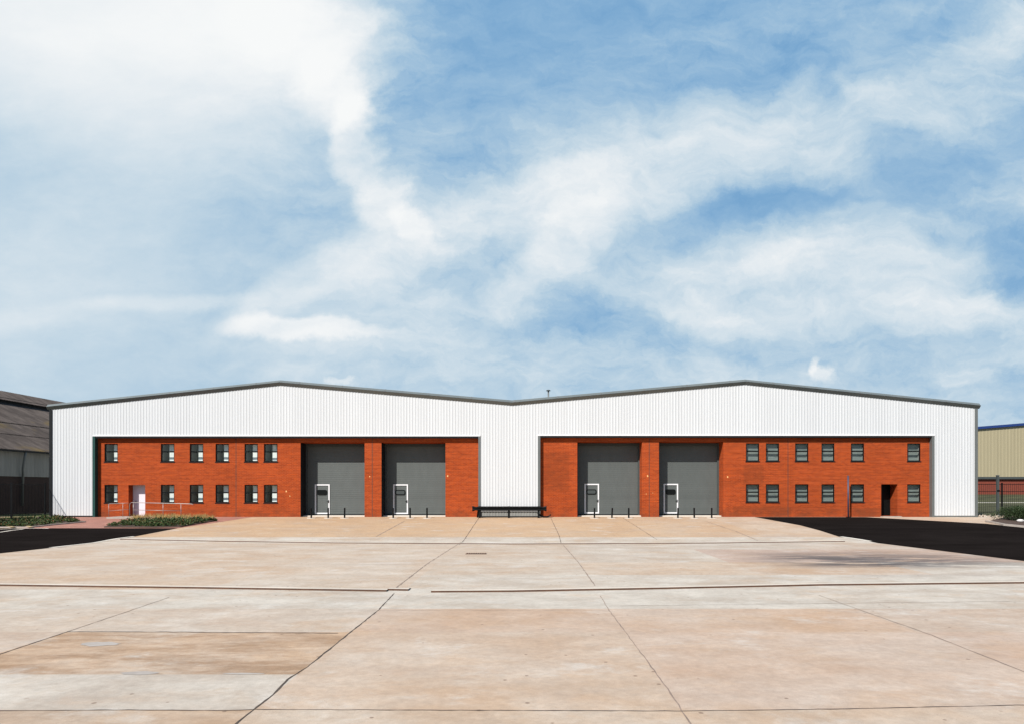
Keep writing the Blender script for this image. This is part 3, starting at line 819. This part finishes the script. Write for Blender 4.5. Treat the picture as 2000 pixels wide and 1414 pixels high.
YD = YBR + 1.13
WK = [(615, 644, 945, 1003), (768, 797, 945, 1003), (1141.5, 1170, 944, 1002), (1296, 1324.5, 944, 1002)]
for k, (pa, pb) in enumerate(DOORS):
    a, b_ = ox(pa), ox(pb); zt = oz(864 if k < 2 else 862.5)
    mb = MB(); z_ = .13; vs = []
    while z_ < zt + .05:
        for dz_, dy in ((0, .006), (.012, 0), (.138, 0), (.15, .006)): vs.append((z_ + dz_, dy))
        z_ += .15
    V_ = []
    for zz, dy in vs: V_ += [(a - .02, YD + dy, zz), (b_ + .02, YD + dy, zz)]
    mb.add(V_, [(2 * i, 2 * i + 1, 2 * i + 3, 2 * i + 2) for i in range(len(vs) - 1)])
    dr = mb.build('roller_door', M['shutter'], W, fix=False)
    mb = MB(); mb.box(a - .01, a + .12, YD - .1, YD - .005, .0, zt - .01); mb.build('guide_rail', M['guide'], dr)
    mb = MB(); mb.box(b_ - .12, b_ + .01, YD - .1, YD - .005, .0, zt - .01); mb.build('guide_rail', M['guide'], dr)
    mb = MB(); mb.box(a + .125, b_ - .125, YD - .12, YD - .01, zt - .2, zt - .01); mb.build('lintel_box', M['guide'], dr)
    mb = MB(); mb.box(a + .001, b_ - .001, YBR + .45, YD + .05, -.02, .075); mb.build('threshold', M['pale'], dr)
    mb = MB(); mb.box(a + .125, b_ - .125, YD - .03, YD - .004, .085, .15); mb.build('bottom_seal', M['darktrim'], dr)
    mb = MB(); mb.box(a + .001, a + .02, YBR + .02, YD - .11, .0, zt - .002); mb.build('jamb_shade_plate', M['darktrim'], dr)  # dark plate added over the left jamb brick, standing in for its shade
    x0, x1, t, bt = WK[k]; yy = YD - .02
    x0, x1, t, bt = WX(x0, yy), WX(x1, yy), WZ(t, yy), WZ(bt, yy)
    mb = MB(); fw = .09; ya, yb = yy - .02, YD - .002
    mb.box(x0, x0 + fw, ya, yb, bt, t); mb.box(x1 - fw, x1, ya, yb, bt, t); mb.box(x0 + fw, x1 - fw, ya, yb, t - fw, t); mb.box(x0 + fw, x1 - fw, ya, yb, bt, bt + fw)
    mb.build('wicket_door_frame', M['white'], dr)
    mb = MB(); cx = (x0 + x1) / 2 - .02; cz = t - .57; hw, hh, rr = .35, .18, .12
    def rr_pts(hw, hh, rr, y):
        out = []
        for (sx, sz, a0) in ((1, 1, 0), (-1, 1, 90), (-1, -1, 180), (1, -1, 270)):
            for q in range(5):
                an = R(a0 + q * 22.5); out.append((cx + sx * (hw - rr) + rr * math.cos(an), y, cz + sz * (hh - rr) + rr * math.sin(an)))
        return out
    o_ = rr_pts(hw, hh, rr, ya); i_ = rr_pts(hw - .06, hh - .06, rr - .04, ya); bk = rr_pts(hw, hh, rr, yb); n = len(o_)
    mb.add(o_ + i_ + bk, [(q, (q + 1) % n, n + (q + 1) % n, n + q) for q in range(n)] + [(q, (q + 1) % n, 2 * n + (q + 1) % n, 2 * n + q) for q in range(n)])
    mb.build('vision_window_frame', M['black'], dr)
    mb = MB(); mb.add(rr_pts(hw - .06, hh - .06, rr - .04, ya + .01), [tuple(range(n))]); mb.build('vision_pane', M['guide'] if k in (1, 2) else M['frame'], dr)
    mb = MB(); mb.box(x1 - fw - .11, x1 - fw + .02, ya - .05, ya - .02, t - 1.23, t - 1.19); mb.box(x1 - fw - .0, x1 - fw + .04, ya - .03, ya, t - 1.30, t - 1.12); mb.build('handle', M['black'], dr)

# entrance door on the left, dark doorway on the right
a, b_ = ox(251), ox(283.5); zt = oz(946.5); y_ = YBR + .55
mb = MB(); mb.box(a, b_, y_, y_ + .05, .06, zt); dr = mb.build('entrance_door', M['mauve'], W)
dr['label'] = 'pale mauve entrance door set back in the brick'
mb = MB(); mb.box(a, a + .05, y_ - .03, y_, .06, zt); mb.box(b_ - .05, b_, y_ - .03, y_, .06, zt); mb.box(a + .05, b_ - .05, y_ - .03, y_, zt - .05, zt); mb.build('door_frame', M['white'], dr)
mb = MB(); mb.box(a + .12, a + .24, y_ - .06, y_ - .03, 1.05, 1.09); mb.build('handle', M['steel'], dr)
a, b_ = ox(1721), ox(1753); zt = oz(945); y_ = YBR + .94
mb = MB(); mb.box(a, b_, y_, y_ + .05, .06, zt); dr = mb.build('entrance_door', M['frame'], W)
dr['label'] = 'black door deep in the shadowed doorway'
mb = MB(); mb.box(b_ - .2, b_ - .1, y_ - .04, y_ - .001, 1.05, 1.09); mb.build('handle', M['black'], dr)
mb = MB(); mb.box(a - .05, b_ + .1, 45.9, YBR + .93, -.01, .055); mb.build('doorstep', M['kerb'], W)

# rooftop vent
xv = WX(1071, 52); zr = ztop(xv)
root = empty('roof_vent', (xv, 52, zr), 'thin grey vent pipe with a flat cap standing on the roof right of the valley', 'vent pipe')
zc = WZ(763, 52)
mb = MB(); mb.tube([(xv, 52, zr - .3), (xv, 52, zc)], .06, 10); mb.build('pipe', M['trim'], root, True)
mb = MB(); mb.tube([(xv, 52, zc), (xv, 52, zc + .04), (xv, 52, zc + .09)], [.17, .17, .09], 14); mb.build('vent_cap', M['guide'], root)

# ------------------------------------------------------------------ bollards
BOL = [(608, 1), (641, 1), (673, 1), (768, 2), (801, 2), (834, 2), (1161, 3), (1195, 3), (1228, 3), (1324, 4), (1356, 4), (1390, 4)]
order = ['left', 'middle', 'right']; dn = {1: 'first roller door from the left', 2: 'second roller door from the left', 3: 'third roller door from the left', 4: 'rightmost roller door'}
YBO = 45.25; first = None
for i, (px, d) in enumerate(BOL):
    X = WX(px, YBO); z0 = gz(YBO)
    pos = ['leftmost', 'middle', 'rightmost'][i % 3]
    lab = f'black steel bollard, {pos} of the three before the {dn[d]}'
    if first is None:
        root = empty('bollard', (X, YBO, z0), lab, 'bollard', 'bollards before the roller doors')
        mb = MB(); mb.tube([(X, YBO, z0 - .05), (X, YBO, z0 + .66), (X, YBO, z0 + .69), (X, YBO, z0 + .70)], [.055, .055, .045, .02], 14); post = mb.build('post', M['black'], root, False)
        mb = MB(); n = 14
        pp = [(X + .32 * math.cos(t) * random.uniform(.8, 1.1), YBO + .32 * math.sin(t) * random.uniform(.8, 1.1)) for t in [2 * math.pi * k / n for k in range(n)]]
        mb.add([(q[0], q[1], gz(q[1]) + .012) for q in pp] + [(q[0], q[1], gz(q[1]) - .02) for q in pp], [tuple(range(n))] + [(k, (k + 1) % n, n + (k + 1) % n, n + k) for k in range(n)])
        foot = mb.build('footing', M['pale'], root)
        first = (root, post, foot)
    else:
        r2 = first[0].copy(); COL.objects.link(r2); r2.location = (X, YBO, z0); r2['label'] = lab
        for ch in first[1:]:
            c2 = ch.copy(); COL.objects.link(c2); c2.parent = r2; c2.matrix_parent_inverse = ch.matrix_parent_inverse.copy()
        r2.rotation_euler = (0, R(3.0) if i == 7 else R(random.uniform(-.8, .8)), random.uniform(-.3, .3) if i != 7 else 0)

# ------------------------------------------------------------------ crash barrier in the centre
YC = 45.35; q = lambda p: WX(p, YC)
root = empty('crash_barrier', (q(994), YC, 0), 'black crash barrier with flared ends before the white centre panel', 'crash barrier')
wp = [(.0, .155), (-.03, .14), (-.07, .10), (-.07, .06), (-.015, .02), (-.015, -.02), (-.07, -.06), (-.07, -.10), (-.03, -.14), (.0, -.155), (.012, -.15), (.012, .15)]
mb = MB(); secs = []
for px, sc, dy in ((922.5, 1.15, 0), (924, 1.12, 0), (930, .72, .0), (934, .95, 0), (938, 1., 0), (994, 1., 0), (1050, 1., 0), (1055, .95, 0), (1060, .72, 0), (1066, 1.15, 0), (1067.5, 1.18, 0)):
    secs.append([(q(px), YC - .08 + a * (1.0 if .9 < sc < 1.05 else .6) + dy, .60 + b_ * sc) for a, b_ in wp])
n = len(wp)
for k in range(len(secs) - 1): mb.add(secs[k] + secs[k + 1], [(i, (i + 1) % n, n + (i + 1) % n, n + i) for i in range(n)])
mb.quad(*secs[0]); mb.quad(*secs[-1]); mb.build('beam', M['black'], root)
for px in (937, 994, 1052):
    mb = MB(); X = q(px); zz = -.04
    mb.box(X - .07, X + .07, YC - .06, YC - .045, zz, .76); mb.box(X - .012, X + .012, YC - .045, YC + .06, zz, .76); mb.box(X - .07, X + .07, YC + .06, YC + .075, zz, .76); mb.build('post', M['black'], root)
mb = MB(); mb.tube([(q(937) + .07, YC + .02, .06), (q(1052) - .07, YC + .02, .06)], .035, 8); mb.build('lower_rail', M['black'], root)
mb = MB(); mb.tube([(q(1050), YC + .25, .30), (q(1056), YC + .22, .12), (q(1062), YC + .2, .04), (q(1069), YC + .2, .04), (q(1074), YC + .2, .10), (q(1075.5), YC + .2, .2)], [.06, .06, .055, .055, .05, .04], 8); mb.build('bent_end', M['black'], root, True)
mb = MB(); mb.tube([(q(932), YC + .3, .0), (q(933), YC + .25, .3), (q(935), YC + .1, .62)], .06, 8); mb.build('brace', M['black'], root)

# ------------------------------------------------------------------ ramp and handrails by the left entrance
root = empty('entrance_ramp', (WX(250, 45.2), 45.2, 0), 'low pale concrete landing and ramp below the left entrance door', 'ramp')
mb = MB(); xa, xm, xb = WX(216, 45.2), WX(292, 45.2), WX(372, 45.2)
y0, y1 = 44.75, YBR - .002
mb.add([(xa, y0, gz(y0) - .02), (xm, y0, gz(y0) - .02), (xb, y0, gz(y0) - .02), (xb, y0, .012), (xm, y0, .05), (xa, y0, .05),
        (xa, y1, -.02), (xm, y1, -.02), (xb, y1, -.02), (xb, y1, .012), (xm, y1, .05), (xa, y1, .05)],
       [(0, 1, 4, 5), (1, 2, 3, 4), (5, 4, 10, 11), (4, 3, 9, 10), (0, 5, 11, 6), (2, 8, 9, 3), (6, 11, 10, 7), (7, 10, 9, 8)])
mb.build('ramp_slab', M['kerb'], root)


def hrail(root, Yq, posts, tops, mids, r=.021):
    k = lambda p: WX(p, Yq)
    for px, t in posts:
        mb = MB(); mb.tube([(k(px), Yq, gz(Yq) - .05), (k(px), Yq, WZ(t, Yq))], r * .9, 8); mb.build('post', M['steel'], root, True)
    mb = MB(); mb.tube([(k(a), Yq + c_, WZ(b_, Yq)) for a, b_, c_ in tops], r, 8); mb.build('top_rail', M['steel'], root, True)
    mb = MB(); mb.tube([(k(a), Yq, WZ(b_, Yq)) for a, b_ in mids], r * .8, 8); mb.build('mid_rail', M['steel'], root, True)


YH = 44.85
root = empty('handrail', (WX(300, YH), YH, gz(YH)), 'long galvanised handrail sloping beside the ramp in front of the entrance door', 'handrail')
hrail(root, YH, [(260.5, 981), (318.5, 982), (353.5, 982.8)], [(253.3, 1011, 0), (253.3, 986, 0), (254.2, 982.3, 0), (257, 980.6, 0), (318, 982, 0), (353, 982.8, 0), (374, 983.4, 0), (377, 984.2, 0), (377.4, 985.6, 0)], [(260, 995), (355, 997)])
YH = 45.3
root = empty('handrail', (WX(230, YH), YH, gz(YH)), 'short weathered handrail left of the entrance door below the window', 'handrail')
hrail(root, YH, [(212.5, 983), (240, 982)], [(211, 987, 0), (212, 984, 0), (214, 983, 0), (240, 982, 0), (250.5, 981.5, 0)], [(213, 997), (251, 994)], .016)

# tall thin pole on the right
YP = 45.6
root = empty('steel_pole', (WX(1657, YP), YP, 0), 'tall thin dark blue pole before the brick wall between two windows', 'pole')
mb = MB(); X = WX(1657, YP); mb.tube([(X, YP, -.05), (X - .02, YP, WZ(929, YP))], .05, 10); mb.build('shaft', M['bluepole'], root, True)
mb = MB(); mb.tube([(X - .02, YP, WZ(929, YP)), (X - .02, YP, WZ(927.8, YP))], [.058, .05], 10); mb.build('pole_cap', M['guide'], root)
mb = MB(); mb.box(X - .11, X + .11, YP - .11, YP + .11, gz(YP) - .02, .03); mb.build('base_plate', M['black'], root)

# ------------------------------------------------------------------ fences
def fence(name, p0, p1, top, label, pitch, bar_r, posts, rails, mat_='black'):
    root = empty(name, (p0[0], p0[1], gz(p0[1])), label, 'fence')
    a = Vector(p0); b_ = Vector(p1); L = (b_ - a).length; d = (b_ - a) / L
    mb = MB(); n = int(L / pitch)
    for k in range(n + 1):
        p = a + d * (k * pitch); z0 = gz(p.y); mb.tube([(p.x, p.y, z0 + .06), (p.x, p.y, top - .01 + .02 * (k % 2))], bar_r, 4, False)
    mb.build('bar_panel', M[mat_], root)
    for zz in rails:
        mb = MB(); off = Vector((-d.y, d.x)) * .03
        mb.tube([(*(a + off), zz), (*(b_ + off), zz)], .022, 6); mb.build('rail', M[mat_], root)
    for t in posts:
        p = a + d * t; mb = MB(); mb.box(p.x - .04, p.x + .04, p.y - .04, p.y + .04, gz(p.y) - .05, top + .05); mb.build('post', M[mat_], root)


FX = XL - .25
fence('palisade_fence', (FX, 45.92), (FX, 36.9), WZ(944, 46), 'dark barred fence running forward from the left corner of the white warehouse', .13, .013, [0.02, 3, 6, 9], (2.2, .35))
YFR = 47.2
fence('palisade_fence', (XR + .1, YFR), (XR + 12, YFR), WZ(943.5, YFR), 'black barred fence reaching right from the warehouse past the grey post', .145, .011, [WX(1957, YFR) - XR - .1, WX(1957, YFR) - XR + 2.9, 6.5, 9.5], (2.25, 1.75, .3))
X = WX(1948.5, 47.0)
root = empty('grey_post', (X, 47.0, 0), 'tall grey steel post standing in front of the black fence beside the warehouse', 'post')
mb = MB(); mb.box(X - .07, X + .07, 46.93, 47.07, -.05, WZ(928, 47)); mb.build('shaft', M['guide'], root)
mb = MB(); mb.box(X - .085, X + .085, 46.915, 47.085, WZ(928, 47), WZ(927, 47)); mb.build('post_cap', M['trim'], root)
mb = MB(); mb.box(X - .09, X + .09, 46.9, 46.93, WZ(959, 47), WZ(956, 47)); mb.build('bracket', M['black'], root)

# ------------------------------------------------------------------ old building on the left
root = empty('old_shed', (-40, 60, 0), 'old dark shed with mossy brown corrugated roof beyond the left fence', 'shed')
XN = -40.; ya, yb = 44., 92.
mb = MB(); mb.box(XN - 26, XN, ya, yb, -.1, 2.93); mb.build('brick_base', M['oldbrick'], root)
mb = MB(); vs = []; yy = ya; k = 0
while yy <= yb:
    dx = .03 if k % 4 in (1, 2) else 0.
    vs += [(XN + .03 + dx, yy, 2.90), (XN + .03 + dx, yy, 5.0)]; yy += .11; k += 1
mb.add(vs, [(2 * i, 2 * i + 2, 2 * i + 3, 2 * i + 1) for i in range(len(vs) // 2 - 1)]); mb.build('wall_cladding', M['oldclad'], root, fix=False)
def zroof(X): return 5.0 + (abs(X) - 39.6) * .475


def corr(mb, xa, xb, dz, y0=ya - .3, y1=yb):
    vs = []; yy = y0; k = 0
    while yy <= y1:
        h = .03 * math.sin(k * math.pi / 2); vs += [(xa, yy, zroof(xa) + dz + h), (xb, yy, zroof(xb) + dz + h)]; yy += .05; k += 1
    mb.add(vs, [(2 * i, 2 * i + 2, 2 * i + 3, 2 * i + 1) for i in range(len(vs) // 2 - 1)])


mb = MB(); corr(mb, -39.5, -42.6, 0); corr(mb, -42.45, -45.1, .05); corr(mb, -44.9, -50.2, .12); mb.build('lower_roof', M['oldroof'], root, fix=False)
mb = MB(); corr(mb, -49.9, -52.6, .52); mb.build('upper_roof', M['oldroof'], root, fix=False)
mb = MB(); mb.box(-50.6, -50.4, ya, yb, 9.6, 10.7); mb.build('monitor_wall', M['darktrim'], root)
mb = MB(); mb.quad((-39.98, ya - .03, 2.9), (-66.02, ya - .03, 2.9), (-66.02, ya - .03, 5), (-52.5, ya - .03, zroof(-52.5)), (-39.98, ya - .03, 5.0)); mb.quad((-52.5, ya, zroof(-52.5) + .5), (-65, ya, 5), (-65, yb, 5), (-52.5, yb, zroof(-52.5) + .5)); mb.build('end_wall', M['oldclad'], root)
mb = MB(); mb.box(-39.62, -39.42, ya, yb, 4.80, 4.92); mb.build('gutter', M['darktrim'], root)
yd = 39.6 * F / (CX - 47.5)
mb = MB(); mb.tube([(-39.5, yd, 4.82), (-39.55, yd - .02, 4.4), (-39.62, yd - .12, 3.5), (-39.7, yd, 3.1), (-39.8, yd + .12, 2.85), (-39.85, yd + .12, .6)], .085, 8); mb.build('downpipe', M['trim'], root, True)

# ------------------------------------------------------------------ building on the right
YR = 100.; q2 = lambda p: WX(p, YR)
root = empty('beige_warehouse', (75, YR, 0), 'beige ribbed warehouse with blue roof edge beyond the right fence', 'warehouse')
xa, xb = q2(1860), q2(2350); za = WZ(840, YR); sl_ = (WZ(829, YR) - WZ(836, YR)) / (q2(2000) - q2(1912))
ztr = lambda X: WZ(836, YR) + (X - q2(1912)) * sl_
mb = MB(); clad_zone(mb, xa, xb, WZ(931, YR), ztr, YR, lambda x: (-.022 if (x / .5) % 1 < .3 else 0.), .5); mb.build('wall_cladding', M['beige'], root, fix=False)
mb = MB(); mb.box(xa, xb, YR + .1, YR + 60, 0, WZ(931, YR)); mb.build('brick_base', M['redbrick'], root)
mb = MB(); mb.box(xa, xb, YR - .22, YR + .05, WZ(935, YR), WZ(930.5, YR)); mb.build('gutter', M['guide'], root)
mb = MB(); h = .36
mb.add([(x_, y_, ztr(x_) + d) for x_ in (xa, xb) for y_, d in ((YR - .3, -.1), (YR - .3, -.1 + h), (YR + .2, -.1 + h), (YR + .2, -.1))], [(0, 1, 5, 4), (1, 2, 6, 5), (2, 3, 7, 6), (3, 0, 4, 7), (0, 3, 2, 1), (4, 5, 6, 7)])
mb.build('roof_edge', M['blue'], root)
mb = MB(); mb.quad((xa, YR, ztr(xa)), (xb, YR, ztr(xb)), (xb, YR + 60, ztr(xb)), (xa, YR + 60, ztr(xa))); mb.quad((xa, YR + .01, 0), (xa, YR + 60, 0), (xa, YR + 60, ztr(xa)), (xa, YR + .01, ztr(xa))); mb.build('roof', M['roofsheet'], root)

# grass bank with a path before it
mb = MB(); pr2 = [(49, -.02), (60, .05), (72, .35), (74.2, .42), (76.2, .42), (90, 1.0), (99.9, 1.15)]
def strip(name, m_, ia, ib, dz=0.):
    mb = MB()
    vs = [(x_, y_, z_ + dz) for y_, z_ in pr2[ia:ib + 1] for x_ in (34, 140)]
    mb.add(vs, [(2 * i, 2 * i + 1, 2 * i + 3, 2 * i + 2) for i in range(ib - ia)]); return tag(mb.build(name, m_), kind='structure')
M['lawn'] = mat('lawn', rough=.95, fn=varied((.050, .050, .022), .9, .9, (.4, 1, 1)), spec=.2)
strip('grass_bank', M['lawn'], 0, 3); strip('path', M['pale'], 3, 4); strip('grass_bank', M['lawn'], 4, 6)


# ------------------------------------------------------------------ plants
def inside(p, poly):
    c = False; n = len(poly)
    for i in range(n):
        a, b_ = poly[i], poly[i - 1]
        if (a[1] > p[1]) != (b_[1] > p[1]) and p[0] < (b_[0] - a[0]) * (p[1] - a[1]) / (b_[1] - a[1]) + a[0]: c = not c
    return c


def leafmesh(name, leaves, material, parent=None):
    vs, fs, cs = [], [], []
    for (p, d, w_, rn) in leaves:      # base point, direction*length, half width vector
        n = len(vs); p = Vector(p); d = Vector(d); w_ = Vector(w_)
        vs += [p, p + d * .5 + w_, p + d, p + d * .5 - w_]; fs.append((n, n + 1, n + 2, n + 3)); cs.append(rn)
    me = bpy.data.meshes.new(name); me.from_pydata([tuple(q_) for q_ in vs], [], fs)
    ca = me.color_attributes.new('rnd', 'FLOAT_COLOR', 'CORNER')
    for i, p in enumerate(me.polygons):
        for li in p.loop_indices: ca.data[li].color = (cs[i][0], cs[i][1], 0, 1)
    me.materials.append(material); o = bpy.data.objects.new(name, me); COL.objects.link(o)
    if parent: o.parent = parent; o.matrix_parent_inverse = parent.matrix_basis.inverted()
    return o


def rdir(up=.3):
    v_ = Vector((random.gauss(0, 1), random.gauss(0, 1), random.gauss(0, 1) * .7 + up)); return v_.normalized()


def cover(name, poly, n_tuft, hmax, label, inset=.0, material=None):
    xs = [p[0] for p in poly]; ys_ = [p[1] for p in poly]; L = []; k = 0; tries = 0
    while k < n_tuft and tries < 200000:
        tries += 1; p = (random.uniform(min(xs), max(xs)), random.uniform(min(ys_), max(ys_)))
        if not inside(p, poly) or not inside((p[0], p[1] - inset), poly): continue
        k += 1; hh = hmax * random.uniform(.45, 1.1); rad = hh * random.uniform(.5, .9); tone = random.random()
        for j in range(34):
            d = rdir(.2); c = Vector((p[0], p[1], gz(p[1]) + .04)) + Vector((d.x * rad * random.random() ** .5, d.y * rad * random.random() ** .5, abs(d.z) * hh * .85))
            e = rdir(.5) * random.uniform(.07, .13); s_ = e.cross(rdir()).normalized() * random.uniform(.022, .04)
            L.append((c, e, s_, (min(1, max(0, tone * .6 + random.random() * .4 + (c.z - gz(p[1])) / hmax * .1)), random.random())))
    o = leafmesh(name, L, material or M['leafA']); return tag(o, label, 'ground cover', kind='stuff')


cover('ground_cover', bed_mid, 330, .24, 'low green and russet ground cover in the bed before the handrail', .35)
cover('ground_cover', bed_left, 420, .24, 'low green ground cover in the bed beside the dark left fence', .0)
back = [GP(*p) for p in ((252, 1017.5), (330, 1014.5), (420, 1015.5), (410, 1011.5), (330, 1010.5), (262, 1011.5))]
L = []
for k in range(150):
    while True:
        p = (random.uniform(-30, -18), random.uniform(42, 46))
        if inside(p, back): break
    for j in range(10):
        lean = Vector((random.gauss(0, .12), random.gauss(0, .12), random.uniform(.16, .42)))
        q_ = Vector((p[0] + random.gauss(0, .05), p[1] + random.gauss(0, .05), gz(p[1])))
        L.append((q_, lean, Vector((random.choice((-1, 1)) * .009, .004, 0)), (random.random(), random.random())))
tag(leafmesh('dry_grass', L, M['dry']), 'thin yellow dry grass standing behind the planted bed by the ramp', 'grass', kind='stuff')
rub = [(XR + .3, 46.3), (XR + 3.2, 46.3), (XR + 3.2, 47.9), (XR + .3, 47.9)]
L = []
for k in range(500):
    p = (random.uniform(XR + .15, XR + 4.5), random.uniform(46.1, 48.2)); s_ = random.uniform(.03, .09)
    L.append(((p[0], p[1], .0), rdir(.6) * s_ * 1.6, rdir() * s_, (random.random(), random.random())))
tag(leafmesh('rubble', L, M['gravel']), 'pale rubble strewn at the foot of the right fence', 'rubble', kind='stuff')


def shrub(cx, cy, rx, ry, hh, n, label, stems=9):
    z0 = gz(cy) + .03
    root = empty('shrub', (cx, cy, z0), label, 'shrub')
    mb = MB()
    for k in range(stems):
        t = random.uniform(0, 6.28); r_ = random.uniform(.3, .85)
        mb.tube([(cx, cy, z0 - .05), (cx + rx * r_ * .4 * math.cos(t), cy + ry * r_ * .4 * math.sin(t), z0 + hh * .4), (cx + rx * r_ * math.cos(t), cy + ry * r_ * math.sin(t), z0 + hh * .75)], [.03, .018, .007], 5)
    mb.build('stem', M['mulch'], root)
    L = []; lumps = [(random.uniform(-.75, .75), random.uniform(-.7, .7), random.uniform(.25, .7), random.uniform(.3, .5)) for _ in range(26)]
    for k in range(n):
        lx, ly, lz, lr = random.choice(lumps); d = rdir(.1); rr = lr * random.uniform(.5, 1.) 
        c = Vector((cx + rx * (lx + d.x * rr), cy + ry * (ly + d.y * rr), z0 + max(.04, hh * (lz + d.z * rr))))
        e = (d + rdir(.4)).normalized() * random.uniform(.06, .11); s_ = e.cross(rdir()).normalized() * random.uniform(.012, .022)
        L.append((c, e, s_, (random.random(), random.random())))
    leafmesh('foliage', L, M['leafB'], root)


c = GP(2003, 1016)
shrub(c[0] + .05, c[1], 1.8, .9, .95, 10000, 'dark green rounded shrub in the mulch bed at the right edge')
c = GP(1993, 1020)
bm = bmesh.new(); bmesh.ops.create_icosphere(bm, subdivisions=3, radius=.16)
for v_ in bm.verts: v_.co *= random.uniform(.93, 1.05); v_.co.z *= .62; v_.co.x *= 1.3
me = bpy.data.meshes.new('stone'); bm.to_mesh(me); bm.free(); me.materials.append(M['stone'])
o = bpy.data.objects.new('stone', me); o.location = (c[0], c[1], gz(c[1]) + .13); COL.objects.link(o)
tag(o, 'white round stone on the mulch in front of the right shrub', 'stone')
